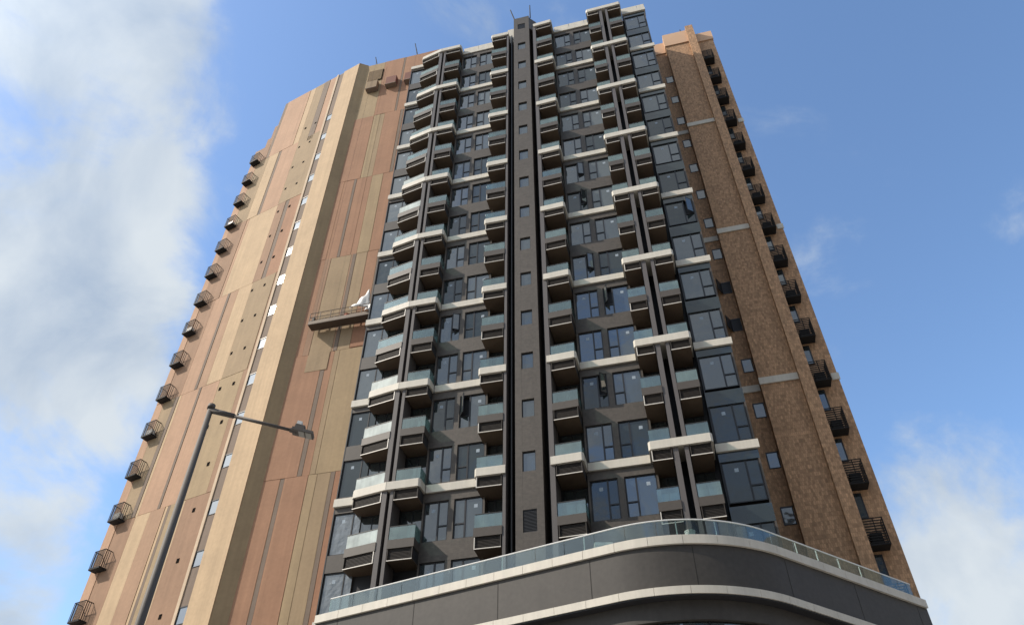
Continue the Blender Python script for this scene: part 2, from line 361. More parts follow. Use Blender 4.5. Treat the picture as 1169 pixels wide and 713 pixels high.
# stair shaft ----------------------------------------------------------
sh = MB()
SA0, SA1, SB = 0.41, 1.77, 0.98
def shaft_piece(z0, z1): sh.box(SA0, SA1, -0.6, SB, z0, z1, M_TILE)
zs = 66.4
sh.box(SA0, SA1, -0.498, SB - 0.14, GZ, 66.39, M_TILE)
wz = [(61.81 - FL * k, 61.81 - FL * k - 1.12) for k in range(15)]
sh.box(SA0, 0.76, SB - 0.14, SB, GZ, zs, M_TILE); sh.box(1.42, SA1, SB - 0.14, SB, GZ, zs, M_TILE)
prev = zs
for a, b in [(65.2, 64.3)] + wz:
    sh.box(0.761, 1.419, SB - 0.139, SB - 0.002, a, prev, M_TILE); prev = b
sh.box(0.761, 1.419, SB - 0.139, SB - 0.002, GZ, prev, M_TILE)
# grooves either side, their deep shade painted black, and the pale plant-room block behind
sh.box(-0.09, 0.40, -0.499, -0.32, GZ, 64.2, M_BLACK); sh.box(1.78, 2.09, -0.499, -0.32, GZ, 64.2, M_BLACK)
sh.box(0.10, 0.17, -0.319, 0.62, GZ, 64.2, M_STEEL)
sh.box(-0.30, 0.409, -2.0, 0.35, 63.4, 65.9, M_CREAM); sh.prism([P(1.771, 0.9), P(2.3, 0.3), P(2.3, -2), P(1.771, -2)], 64.2, 66.2, M_TILE)
shaft = sh.build('stair_shaft', tower)
sw0 = None
for k, (a, b) in enumerate(wz):
    if sw0 is None:
        m = MB(); m.box(0.762, 0.80, SB - 0.138, SB - 0.09, b, a, M_FRAME); m.box(1.38, 1.418, SB - 0.138, SB - 0.09, b, a, M_FRAME)
        m.box(0.80, 1.38, SB - 0.138, SB - 0.09, a - 0.04, a, M_FRAME); m.box(0.80, 1.38, SB - 0.138, SB - 0.09, b, b + 0.04, M_FRAME)
        m.box(0.80, 1.38, SB - 0.125, SB - 0.11, b + 0.04, a - 0.04, M_WGLASS)
        sw0 = m.build('stair_window', shaft)
    elif k < 14:
        c = sw0.copy(); COL.objects.link(c); c.parent = shaft; c.location.z = -k * FL
def grille(a0, a1, b, z0, z1, parent, name='louvre_grille', n=10, m1=M_LOUV):
    m = MB(); m.box(a0, a1, b - 0.12, b - 0.10, z0, z1, M_BLACK)
    for i in range(n):
        z = z0 + (z1 - z0) * (i + 0.3) / n; m.box(a0, a1, b - 0.099, b - 0.03, z, z + (z1 - z0) / n * 0.5, m1)
    return m.build(name, parent)
grille(0.765, 1.415, SB, 64.3, 65.2, shaft, n=10, m1=M_FRAME); grille(0.765, 1.415, SB, wz[14][1], wz[14][0], shaft, n=16, m1=M_FRAME)

# paired fins ------------------------------------------------------------
def fin(a0, a1, b, zt):
    m = MB(); m.box(a0, a1, -0.31, b, GZ, zt, M_FIN); return m.build('fin', tower)
for a0, a1, b in ((-6.44, -6.20, 0.74), (-6.03, -5.86, 0.73), (-0.24, -0.09, 0.86), (2.10, 2.35, 1.0), (7.90, 8.15, 1.13), (8.43, 8.62, 1.14)):
    fin(a0, a1, b, TOPZ - 0.002)
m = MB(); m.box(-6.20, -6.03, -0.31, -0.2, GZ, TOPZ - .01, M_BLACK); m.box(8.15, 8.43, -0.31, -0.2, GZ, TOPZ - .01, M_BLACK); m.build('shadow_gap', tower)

# balconies ---------------------------------------------------------------
def balcony(F0, F1, G0, G1, white, roof=False, left_ret=True, right_ret=True, bk=-0.41, trim='L'):
    """F = fascia ends (a,b); G = glass/louvre a-range along the same line; one per flat, built at floor 0"""
    z = B(0); f0, f1 = P(*F0), P(*F1); u = (f1 - f0).normalized()
    L = (f1 - f0).length
    def at(a):                                       # point on the front line at facade coordinate a
        t = (a - F0[0]) / (F1[0] - F0[0]); return f0 + (f1 - f0) * t
    def ab(a): return F0[1] + (F1[1] - F0[1]) * (a - F0[0]) / (F1[0] - F0[0])
    m = MB()
    mm = M_CREAM if white else M_FASCIA
    e0, e1 = (F0[0], F1[0]) if white else (G0, G1)
    off = 0.05 if white else 0.0
    pts = [P(e0, bk), P(e0, ab(e0) + off), P(e1, ab(e1) + off), P(e1, bk)]
    if white:
        if left_ret: pts = [P(e0, bk), P(e0, ab(e0) + off - 0.12), P(e0 + 0.10, ab(e0 + 0.10) + off)] + pts[2:]
        if right_ret: pts = pts[:-2] + [P(e1 - 0.10, ab(e1 - 0.1) + off), P(e1, ab(e1) + off - 0.12), P(e1, bk)]
    m.prism(pts, z, z + 0.44, mm)
    if roof: m.prism([P(e0 + .05, bk), P(e0 + .05, ab(e0) - .3), P(e1 - .05, ab(e1) - .3), P(e1 - .05, bk)], z + 0.44, z + 0.8, M_TILE)
    bal = m.build('roof_canopy' if roof else 'balcony', tower)
    # louvre box below (air-conditioner housing)
    g0, g1 = G0 + 0.04, G1 - 0.04; q0, q1 = at(g0), at(g1); LL = (q1 - q0).length
    m = MB()
    m.prism([P(g0, bk), P(g0, ab(g0) - 0.11), P(g1, ab(g1) - 0.11), P(g1, bk)], z - 0.561, z - 0.002, M_BLACK)
    for i in range(8):
        zz = z - 0.55 + i * 0.068; m.seg(q0, q1, 0.05, LL - 0.05, -0.108, -0.075, zz, zz + 0.026, M_LOUV)
    m.prism([P(g0, bk), P(g0, ab(g0) - 0.04), P(g1, ab(g1) - 0.04), P(g1, bk)], z - 0.60, z - 0.562, M_SOFF)
    m.seg(q0, q1, 0, LL, -0.039, -0.012, z - 0.608, z - 0.566, M_TRIM)
    m.seg(q0, q1, 0, 0.04, -0.109, -0.012, z - 0.564, z - 0.003, M_TRIM if trim == 'L' else M_LOUV); m.seg(q0, q1, LL - 0.04, LL, -0.109, -0.012, z - 0.564, z - 0.003, M_TRIM if trim == 'R' else M_LOUV)
    m.build('louvre', bal)
    if not roof:
        m = MB(); p0, p1 = at(G0 + 0.02), at(G1 - 0.02); LL = (p1 - p0).length; z0, z1 = z + 0.442, z + 1.14
        m.seg(p0, p1, 0, LL, -0.10, -0.08, z0, z1, M_BALG)
        w0 = (p1 - p0).normalized()
        if left_ret: m.prism([P(G0 + .02, ab(G0) - .10), P(G0 + .04, ab(G0) - .10), P(G0 + .04, bk), P(G0 + .02, bk)], z0, z1, M_BALG)
        if right_ret: m.prism([P(G1 - .04, ab(G1) - .10), P(G1 - .02, ab(G1) - .10), P(G1 - .02, bk), P(G1 - .04, bk)], z0, z1, M_BALG)
        m.seg(p0, p1, 0, LL, -0.115, -0.065, z1, z1 + 0.035, M_STEEL)
        m.build('balustrade', bal)
        m = MB(); m.box(G0 + .1, G1 - .1, bk - 0.0, bk + 0.04, z + 0.45, z + 2.45, M_WGLASS); m.box((G0 + G1) / 2 - .03, (G0 + G1) / 2 + .03, bk + .041, bk + .06, z + .45, z + 2.45, M_FRAME)
        m.build('door', bal)
    return bal
BCOLS = [((-8.23, 0.43), (-6.26, 0.81), -8.18, -6.45, True, False, 'R'), ((-6.26, 0.80), (-4.47, 0.79), -5.85, -4.52, False, True, ''),
         ((-1.66, 0.93), (-0.10, 0.90), -1.60, -0.25, True, False, 'L'), ((2.16, 1.04), (3.77, 1.10), 2.36, 3.70, False, True, ''),
         ((6.81, 1.17), (8.29, 1.195), 6.88, 7.89, True, False, 'L'), ((8.29, 1.195), (9.77, 1.22), 8.63, 9.70, False, True, '')]
for F0, F1, G0, G1, lr, rr, tr_ in BCOLS:
    pw = balcony(F0, F1, G0, G1, True, False, lr, rr, trim=tr_); pg = balcony(F0, F1, G0, G1, False, False, lr, rr, trim=tr_)
    rc = balcony(F0, F1, G0, G1, True, True, lr, rr, trim=tr_); rc.location.z = 2 * FL
    for n in range(-1, 14):
        src = pw if n % 2 == 0 else pg
        if n == 0: continue
        if n == -1: src.location.z = FL; continue    # the grey prototype itself becomes floor -1
        copy_tree(src, -n * FL - src.location.z, tower)

# ------------------------------------------------------------------ tan clad wing on the left
RD = Vector((-15.34, 39.10)); DL = Vector((-0.8787, 0.4773)); NL = Vector((-0.4773, -0.8787))
IN = Vector((-14.48, 39.34))
c = MB()
E = RD + DL * 11.55; E2 = RD + DL * 9.58
back = Vector((0.3, 0.95)) * 16
c.prism([RD, IN, IN + S2 * 7.6, IN + S2 * 7.6 + back, E2 + back, E2], GZ, 71.5, CL['tan'])
c.prism([E2 + DL * 0.001, E, E + back, E2 + DL * 0.001 + back], GZ, 64.2, CL['peach'])
for t0_, t1_, zt_ in ((9.60, 10.0, 67.6), (10.005, 10.4, 65.6)):
    c.prism([RD + DL * t0_ - NL * .02, RD + DL * t1_ - NL * .02, RD + DL * t1_ + back, RD + DL * t0_ + back], 64.201, zt_, CL['brown'])
# shadowed return of the ridge gets the olive stone
def Lp(t, d): return RD + DL * t + NL * d
def lpatch(t0, t1, z0, z1, k, pr=0.03):
    c.prism([Lp(t0 + .006, 0.0005), Lp(t0 + .006, pr), Lp(t1 - .006, pr), Lp(t1 - .006, 0.0005)], z0 + .012, z1 - .012, CL[k])
def opatch(t0, t1, z0, z1, k, pr=0.03):
    p = lambda t, d: IN + S2 * t + N2 * d
    c.prism([p(t0 + .006, .0005), p(t0 + .006, pr), p(t1 - .006, pr), p(t1 - .006, .0005)], z0 + .012, z1 - .012, CL[k])
LV = [71.5, 61.7, 52.2, 42.6, 33.1, 23.7, 14.2, GZ]
rows_left = [
    [(2.80, 3.62, 'peach'), (3.65, 4.36, 'gray'), (4.38, 5.48, 'tan'), (5.5, 6.18, 'cream'), (6.2, 9.18, 'peach'), (9.2, 9.52, 'gray'), (9.54, 9.57, 'pale')],
    [(2.80, 5.44, 'tan'), (5.46, 7.48, 'peach'), (7.5, 7.8, 'gray'), (7.82, 9.0, 'cream'), (9.02, 10.6, 'tan'), (10.62, 11.5, 'peach')],
    [(2.80, 4.10, 'red'), (4.12, 4.5, 'gray'), (4.52, 5.4, 'brown'), (5.42, 8.58, 'cream'), (8.6, 8.88, 'peach'), (8.9, 10.9, 'brown'), (10.92, 11.5, 'peach')],
    [(2.80, 2.98, 'brown'), (3.0, 5.3, 'tan'), (5.32, 6.74, 'cream'), (6.76, 7.6, 'pink'), (7.62, 7.86, 'gray'), (7.88, 9.18, 'peach'), (9.2, 10.8, 'brown'), (10.82, 11.5, 'peach')],
    [(2.80, 3.24, 'brown'), (3.26, 5.4, 'olive'), (5.42, 7.08, 'peach'), (7.1, 7.32, 'gray'), (7.34, 9.0, 'peach'), (9.02, 9.24, 'cream'), (9.26, 9.6, 'gray'), (9.62, 10.74, 'tan'), (10.76, 11.5, 'peach')],
    [(2.80, 4.88, 'brown'), (4.9, 5.15, 'cream'), (5.17, 6.08, 'olive'), (6.1, 6.34, 'gray'), (6.36, 6.56, 'cream'), (6.58, 7.84, 'pink'), (7.86, 9.14, 'cream'), (9.16, 10.7, 'brown'), (10.72, 11.5, 'peach')]]
rows_left.append(rows_left[2])
for i, row in enumerate(rows_left):
    for k, (t0, t1, cn) in enumerate(row):
        z0 = LV[i + 1]; z1 = LV[i] if i or t1 < 9.8 else 64.2
        if i == 0 and cn == 'gray' and t0 < 5: z0 = 61.0
        if t1 > 9.76 and i == 0: continue
        lpatch(t0, t1, z0, z1, cn, (0.02, 0.045, 0.03)[(k + i) % 3])
lpatch(9.6, 11.5, 61.71, 64.15, 'brown', 0.03)
# cream ridge pier, pale jamb, grey window strip (recessed)
c.prism([Lp(0.004, 0.0005), Lp(0.004, 0.06), Lp(1.9, 0.06), Lp(1.9, 0.0005)], GZ, 71.56, CL['cream'])
c.prism([Lp(2.56, 0.0005), Lp(2.56, 0.08), Lp(2.79, 0.08), Lp(2.79, 0.0005)], GZ, 71.56, CL['pale'])
zprev = 71.4
for n in range(-2, 18):
    c.prism([Lp(1.903, .0005), Lp(1.903, .015), Lp(2.557, .015), Lp(2.557, .0005)], max(B(n), GZ + .1), zprev, CL['gray']); zprev = B(n) - 0.98
rows_or = [
    [(0.0, 1.84, 'olive'), (1.86, 3.86, 'red'), (3.87, 4.05, 'gray'), (4.06, 7.4, 'red')],
    [(0.0, 1.88, 'red'), (1.9, 2.5, 'olive'), (2.51, 2.94, 'tan'), (2.96, 4.48, 'red'), (4.5, 4.76, 'gray'), (4.77, 7.4, 'red')],
    [(0.0, 0.5, 'red'), (.51, 1.38, 'red'), (1.4, 1.62, 'gray'), (1.64, 2.5, 'red'), (2.51, 2.97, 'red'), (2.99, 3.95, 'olive'), (3.97, 7.4, 'red')],
    [(0.0, 0.5, 'red'), (.51, .97, 'brown'), (.99, 2.6, 'tan'), (2.61, 2.73, 'brown'), (2.74, 3.0, 'gray'), (3.02, 3.88, 'tan'), (3.9, 4.74, 'red'), (4.76, 5.0, 'gray'), (5.01, 7.4, 'red')],
    [(0.0, 2.1, 'red'), (2.11, 2.4, 'gray'), (2.41, 2.88, 'red'), (2.9, 3.25, 'tan'), (3.26, 7.4, 'olive')],
    [(0.0, 1.08, 'red'), (1.1, 1.36, 'gray'), (1.37, 2.84, 'red'), (2.86, 3.4, 'olive'), (3.41, 4.24, 'tan'), (4.26, 4.53, 'gray'), (4.54, 7.4, 'orange')]]
rows_or.append(rows_or[2])
for i, row in enumerate(rows_or):
    for k, (t0, t1, cn) in enumerate(row): opatch(t0, t1, LV[i + 1], LV[i], cn, (0.02, 0.04, 0.03)[(k + i) % 3])
opatch(0.98, 2.55, 31.6, 33.1, 'tan', 0.055); opatch(3.92, 5.1, 33.15, 34.6, 'orange', 0.06)
# coping
c.prism([RD + NL * .07, IN + N2 * .02, IN - N2 * .5, RD - NL * .5], 71.561, 71.62, CL['cream'])
wing = c.build('clad_wing', tower)
m = MB(); u = (RD - IN).normalized(); w_ = Vector((-u.y, u.x))
if w_.dot(Vector((0, -1))) < 0: w_ = -w_
m.prism([IN + w_ * .0005, IN + w_ * .012, RD + w_ * .012, RD + w_ * .0005], GZ, 71.55, CL['olive']); m.build('ridge_return', wing)
b0 = None
for n in range(-2, 17):
    if b0 is None:
        m = MB(); z1 = B(n) - 0.01; z0 = B(n) - 0.97
        m.prism([Lp(1.91, .002), Lp(1.91, .008), Lp(2.55, .008), Lp(2.55, .002)], z0, z1, M_BRIGHT)
        for t0, t1, h0, h1 in ((1.905, 1.925, z0, z1), (2.515, 2.555, z0, z1), (1.926, 2.514, z1 - .06, z1), (1.926, 2.514, z0, z0 + .03)):
            m.prism([Lp(t0, .003), Lp(t0, .04), Lp(t1, .04), Lp(t1, .003)], h0, h1, M_FRAME)
        b0 = m.build('slot_window', wing)
    else:
        q = b0.copy(); COL.objects.link(q); q.parent = wing; q.location.z = -(n + 2) * FL
h0 = None
for k in range(16):
    for t in (3.88, 5.12):
        if t > 5 and k > 11: continue
        zc = 63.7 - FL * k
        if h0 is None:
            m = MB(); m.prism([Lp(t - .10, .02), Lp(t - .10, .055), Lp(t + .10, .055), Lp(t + .10, .02)], zc - .13, zc + .13, M_HOLE)
            h0 = m.build('vent_hole', wing); hz = zc; ht = t
        else:
            q = h0.copy(); COL.objects.link(q); q.parent = wing; d = DL * (t - ht); q.location = (d.x, d.y, zc - hz)
m = MB(); p = lambda t, d: IN + S2 * t + N2 * d
m.prism([p(.34, .03), p(.34, .10), p(1.82, .10), p(1.82, .03)], 68.15, 70.1, M_HOLE)
for i in range(16): m.prism([p(.38, .1005), p(.38, .13), p(1.78, .13), p(1.78, .1005)], 68.2 + i * .118, 68.27 + i * .118, M_VTAN)
m.build('louvre_grille', wing)
for t0, t1, cn in ((.62, 1.68, M_VTAN), (2.6, 3.62, M_VRED), (4.5, 5.5, M_VRED)):
    m = MB(); m.prism([p(t0, .03), p(t0, .5), p(t1, .5), p(t1, .03)], 66.1, 67.4, cn)
    m.prism([p(t0 - .04, .03), p(t0 - .04, .55), p(t1 + .04, .55), p(t1 + .04, .03)], 66.02, 66.1, CL['gray']); m.build('vent_box', wing)
def cage(orig, u, nrm, width, depth, h, z, parent, unit=True, upright=False):
    m = MB(); pt = lambda t, d: orig + u * t + nrm * d
    m.prism([pt(0, .02), pt(0, depth), pt(width, depth), pt(width, .02)], z, z + 0.06, M_CAGE)
    if upright:
        for zz in (z + 0.061, z + h - .04):
            m.prism([pt(0, depth - .035), pt(0, depth), pt(width, depth), pt(width, depth - .035)], zz, zz + .04, M_CAGE)
            for t in (0, width - .035): m.prism([pt(t, .02), pt(t, depth - .036), pt(t + .035, depth - .036), pt(t + .035, .02)], zz, zz + .04, M_CAGE)
        for i in range(10):
            t = (width - .03) * i / 9; m.prism([pt(t, depth - .03), pt(t, depth - .005), pt(t + .03, depth - .005), pt(t + .03, depth - .03)], z + .10, z + h - .04, M_CAGE)
        for i in range(1, 4):
            d = depth * i / 4
            for t in (0.003, width - .033): m.prism([pt(t, d), pt(t, d + .03), pt(t + .03, d + .03), pt(t + .03, d)], z + .10, z + h - .04, M_CAGE)
        return m.build('ac_cage', parent)
    nb = 10
    for i in range(nb):
        zz = z + 0.10 + (h - 0.1) * i / (nb - 1)
        m.prism([pt(0, depth - .03), pt(0, depth), pt(width, depth), pt(width, depth - .03)], zz, zz + 0.045, M_CAGE)
        for t in (0, width - .03): m.prism([pt(t, .02), pt(t, depth - .031), pt(t + .03, depth - .031), pt(t + .03, .02)], zz, zz + 0.045, M_CAGE)
    for t in (0, width / 2, width - .04):
        m.prism([pt(t, depth - .06), pt(t, depth - .031), pt(t + .04, depth - .031), pt(t + .04, depth - .06)], z + .061, z + h, M_CAGE)
    cg = m.build('ac_cage', parent)
    if unit:
        m = MB(); m.prism([pt(.2, .1), pt(.2, depth - .2), pt(width - .2, depth - .2), pt(width - .2, .1)], z + .08, z + .7, M_CAGE); m.build('ac_unit', cg)
    return cg
cg = cage(RD + DL * 11.05, -DL, NL, 0.95, 0.55, 1.2, 61.35, wing, False, True)
for k in range(1, 19):
    q = copy_tree(cg, -k * FL, wing)
    if k in (3, 7, 10, 12):
        m = MB(); og = RD + DL * 10.95; pt = lambda t, d: og - DL * t + NL * d; zq = 61.43 - k * FL
        m.prism([pt(.1, .1), pt(.1, .42), pt(.62, .42), pt(.62, .1)], zq, zq + .5, M_RAIL); un = m.build('ac_unit', q, ROOT + Vector((0, 0, -k * FL)))


# ------------------------------------------------------------------ brown tiled wing on the right
m = MB()
m.box(11.0, 13.4, -14, -4.30, GZ, 64.0, M_BRICK); m.box(13.14, 15.2, -14.01, -3.70, GZ, 64.0, M_BRICK)
m.box(15.17, 15.82, -14.02, -3.36, GZ, 66.3, M_BRICK); m.box(15.80, 17.3, -13.99, -4.25, GZ, 64.5, M_BRICK)
m.box(11.8, 13.1, -6, -4.22, 64.0, 65.8, M_PARA); m.box(13.08, 15.19, -5.9, -3.60, 64.01, 66.0, M_PARA); m.box(15.83, 17.36, -5.9, -4.15, 64.51, 65.9, M_PARA)
bw = m.build('brick_wing', tower)
for n in (2, 6, 10):
    for a0, a1, b in ((13.10, 15.168, -3.70), (12.0, 13.13, -4.30), (16.95, 17.36, -4.25)):
        m = MB(); m.box(a0, a1, b + .001, b + .08, B(n), B(n) + 0.44, M_CREAM); m.build('white_band', bw)
def bwin(n, opened=False):
    zt = B(n) - .26 * FL; zb = B(n) - .55 * FL
    m = MB(); a0, a1, b = 12.54, 13.11, -4.30
    m.box(a0 - .03, a1 + .02, b + .001, b + .03, zt, zt + .07, M_FRAME); m.box(a0 - .03, a0 + .03, b + .001, b + .029, zb, zt, M_FRAME); m.box(a1 - .04, a1, b + .001, b + .029, zb, zt, M_FRAME)
    m.box(a0 + .03, a1 - .04, b + .001, b + .028, zb, zb + .05, M_FRAME); m.box(a0 + .03, a1 - .04, b + .0012, b + .012, zb + .05, zt, M_BLACK if opened else M_WGLASS)
    f = m.build('small_window', bw)
    if opened:
        s_ = MB(); h = P(a0, b + .04); e = h + (S2 * -0.45 + N2 * 0.85).normalized() * .62; nn = (e - h).normalized(); nn = Vector((nn.y, -nn.x)) * .02
        s_.prism([h + nn, e + nn, e - nn, h - nn], zb, zt, M_FRAME); so = s_.build('sash', f); so['label'] = 'casement sash standing open'
    return f
f0 = bwin(-1)
for n in range(0, 14):
    if n in (7, 8): bwin(n, True)
    else:
        q = f0.copy(); COL.objects.link(q); q.parent = bw; q.location.z = -(n + 1) * FL
rcg = cage(P(15.84, -4.25), S2, N2, 0.92, 0.72, 1.30, 60.4, bw)
for k in range(1, 17): copy_tree(rcg, -k * FL, bw)
d0 = None
for n in range(-1, 15):
    if d0 is None:
        m = MB(); m.box(15.9, 16.36, -4.249, -4.20, B(n) - 1.9, B(n) - 0.55, M_FRAME); m.box(15.95, 16.28, -4.199, -4.19, B(n) - 1.85, B(n) - 0.62, M_WGLASS); d0 = m.build('recess_window', bw)
    else:
        q = d0.copy(); COL.objects.link(q); q.parent = bw; q.location.z = -(n + 1) * FL

# lightning rods
for x, y, z0, z1, lean in ((-13.6, 39.9, 71.5, 74.4, -.6), (-9.4, 38.6, 71.5, 74.8, -.6), (0.30, 32.0, 66.0, 68.3, -.45), (1.62, 31.75, 66.3, 68.7, 0.0), (15.3, 33.2, 66.0, 66.9, 0)):
    m = MB(); m.tube((x, y, z0), (x + lean, y, z1), 0.06, 0.045, M_STEEL, 6); m.build('lightning_rod', tower)

# ------------------------------------------------------------------ curved podium
U1 = Vector((0.879, -0.476)).normalized(); U2 = Vector((0.838, 0.545)).normalized(); K = Vector((6.92, 24.84)); RR = 6.2
th = math.acos(U1.dot(U2)); tl = RR * math.tan(th / 2)
A0 = K - U1 * tl; Cc = A0 + Vector((-U1.y, U1.x)) * RR
def rim_len(): return None
Lleft = (A0 - Vector((-8.5, 33.24))).length; Larc = RR * th; Lright = 8.7
def rim(sv, off=0.0):
    """point on the rim at arc length sv, off = inward offset"""
    if sv < Lleft: p = A0 - U1 * (Lleft - sv); nn = Vector((-U1.y, U1.x))
    elif sv < Lleft + Larc:
        a = (sv - Lleft) / RR; d = Vector((U1.x * math.cos(a) - U1.y * math.sin(a), U1.x * math.sin(a) + U1.y * math.cos(a)))
        nn = Vector((-d.y, d.x)); p = Cc - nn * RR
    else: p = K + U2 * tl + U2 * (sv - Lleft - Larc); nn = Vector((-U2.y, U2.x))
    return p + nn * off
TOT = Lleft + Larc + Lright
def samples(s0, s1, step=0.11):
    n = max(1, int(math.ceil((s1 - s0) / step))); return [s0 + (s1 - s0) * i / n for i in range(n + 1)]
def strip(m, off0, off1, z0, z1, mt, s0=0.0, s1=None):
    ss = samples(s0, TOT if s1 is None else s1)
    m.prism([rim(x, off0) for x in ss] + [rim(x, off1) for x in reversed(ss)], z0, z1, mt)
pd = MB()
strip(pd, 0.10, 3.5, 11.50, 13.06, M_PODW); strip(pd, 0.42, 3.5, 10.48, 11.16, M_PODW); strip(pd, 0.04, 3.5, 11.165, 11.215, M_BLACK); strip(pd, 0.42, 3.5, GZ, 6.4, M_PODW)  # thin black slab paints the shade under the lower cornice
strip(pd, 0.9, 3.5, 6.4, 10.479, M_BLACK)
deck = [rim(x, 3.4) for x in samples(0, TOT, 1)]
pd.prism([rim(x, 0.3) for x in samples(0, TOT, .5)] + [Vector((16.5, 36)), Vector((-8.0, 37))], 13.11, 13.2, M_PODW)
for sj in [1.2 + i * 3.9 for i in range(8)]: strip(pd, 0.096, 0.0985, 11.51, 12.99, M_JOINT, sj, sj + 0.03)
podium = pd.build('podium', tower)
m = MB(); sj = 0.0
while sj < TOT - .1:
    s1 = min(sj + 1.27, TOT); strip(m, 0.0, 0.5, 13.062, 13.40, M_CREAM, sj, s1 - .014); sj = s1
m.build('cornice', podium)
m = MB(); sj = 0.0
while sj < TOT - .1:
    s1 = min(sj + 1.27, TOT); strip(m, 0.0, 0.6, 11.22, 11.498, M_CREAM, sj, s1 - .012); sj = s1
m.build('cornice', podium)
sj = 0.35; i = 0
while sj < TOT - .2:
    s1 = min(sj + 1.27, TOT - .05)
    m = MB(); strip(m, 0.42, 0.435, 13.405, 14.20, M_PODG, sj, s1 - .02); m.build('glass_panel', podium); sj = s1
m = MB(); ss = samples(0.35, TOT - .05, .3)
for a, b in zip(ss[:-1], ss[1:]):
    pa, pb = rim(a, .43), rim(b, .43); m.tube((pa.x, pa.y, 14.22), (pb.x, pb.y, 14.22), .03, .03, M_RAIL, 8)
m.build('handrail', podium)
for q in [0.36] + [9.0, 12.6, 16.4, 18.0, 22.1, 23.3, 24.6, 25.9]:
    m = MB(); pa = rim(q, .46); m.tube((pa.x, pa.y, 13.1), (pa.x, pa.y, 14.2), .022, .022, M_RAIL, 6); m.build('post', podium)
sj = 0.0; i = 0
while sj < TOT - .2:
    s1 = min(sj + 1.9, TOT)
    m = MB(); strip(m, 0.60, 0.63, 6.45, 10.44, M_WGLASS, sj + .04, s1 - .04); strip(m, 0.56, 0.66, 6.42, 10.47, M_FRAME, s1 - .03, s1 + .03 if s1 < TOT else TOT); m.build('shop_window', podium); sj = s1

# ------------------------------------------------------------------ unseen blocks across the street, added to cut sky light and show in glass
def block(name, x0, x1, y0, y1, h, face, mt, label):
    e = empty(name, ((x0 + x1) / 2, (y0 + y1) / 2, GZ), label, 'building'); og = e.location
    m = MB(); m.prism([(x0, y0), (x1, y0), (x1, y1), (x0, y1)], GZ, h, mt)
    m.prism([(x0 + 4, y0 + 3), (x1 - 9, y0 + 3), (x1 - 9, y1 - 3), (x0 + 4, y1 - 3)], h, h + 5, mt); m.build('wall', e, og)
    z = 5; 
    while z < h - 3:
        m = MB()
        if face == 'n':
            x = x0 + 1.5
            while x < x1 - 2.5: m.prism([(x, y1), (x + 2.2, y1), (x + 2.2, y1 + .08), (x, y1 + .08)], z, z + 1.6, M_WGLASS); x += 3.6
        else:
            y = y0 + 1.5
            while y < y1 - 2.5: m.prism([(x0 - .08, y), (x0, y), (x0, y + 2.2), (x0 - .08, y + 2.2)], z, z + 1.6, M_WGLASS); y += 3.6
        m.build('window_row', e, og); z += 3.2
M_CONC = mat('weathered concrete', (0.24, 0.22, 0.20), 0.85, var=0.12, vscale=0.3, streak=0.07)
block('apartment_block', -38, -6, -78, -56, 52, 'n', M_CONC, 'unseen lower grey apartment block across the street, mirrored in the lower windows')
block('apartment_block', 2, 52, -84, -60, 66, 'n', M_CONC, 'unseen taller wide grey apartment block across the street, mirrored in the lower windows')
block('apartment_block', 82, 104, -45, 34, 46, 'w', M_CONC, 'unseen grey apartment block beyond the right end of the podium, mirrored in the curved glass')

# ------------------------------------------------------------------ suspended work platform
GP = lambda t, d, z: Vector((*(IN + S2 * (t + 0.62) + N2 * d), z))
org = GP(2.5, 0.5, 35.1)
gon = empty('suspended_platform', org, 'suspended steel work platform hanging against the tan clad wall', 'work platform')
def gbox(m, t0, t1, d0, d1, z0, z1, mt): p = [GP(t0, d0, 0), GP(t1, d0, 0), GP(t1, d1, 0), GP(t0, d1, 0)]; m.prism(p, z0, z1, mt)
M_GALV = mat('weathered galvanised steel', (0.15, 0.12, 0.095), 0.6, metal=0.3, var=0.25, vscale=4)
M_DECK = mat('stained deck plank', (0.075, 0.052, 0.038), 0.8, var=0.25, vscale=3)
m = MB(); gbox(m, .3, 4.9, .22, .86, 35.1, 35.15, M_DECK); gbox(m, .3, 4.9, .82, .86, 35.151, 35.42, M_GALV); gbox(m, .3, 4.9, .22, .25, 35.151, 35.42, M_GALV); m.build('deck', gon, org)
m = MB()
for d in (.24, .84):
    for z in (35.75, 36.15): m.tube(GP(.3, d, z), GP(4.9, d, z), (.03), .03, M_GALV, 6)
    for i in range(7): t = .32 + i * .76; m.tube(GP(t, d, 35.4), GP(t, d, 36.16), (.03), .03, M_GALV, 6)
m.build('guard_rail', gon, org)
for t in (.34, 4.6):
    m = MB(); gbox(m, t, t + .26, .35, .75, 35.16, 35.6, M_STEEL); gbox(m, t + .06, t + .2, .45, .65, 35.6, 36.0, M_STEEL); m.tube(GP(t + .13, .55, 36.0), GP(t + .13, .55, 36.5), .03, .03, M_GALV, 6); m.build('hoist', gon, org)
for t in (.47, 4.73):
    m = MB(); m.tube(GP(t, .55, 36.5), GP(t, .55, 71.5), .007, .007, M_STEEL, 4); m.build('rope', gon, org)
M_SHEET = mat('white plastic sheet', (0.78, 0.78, 0.76), 0.5, var=0.1, vscale=3)
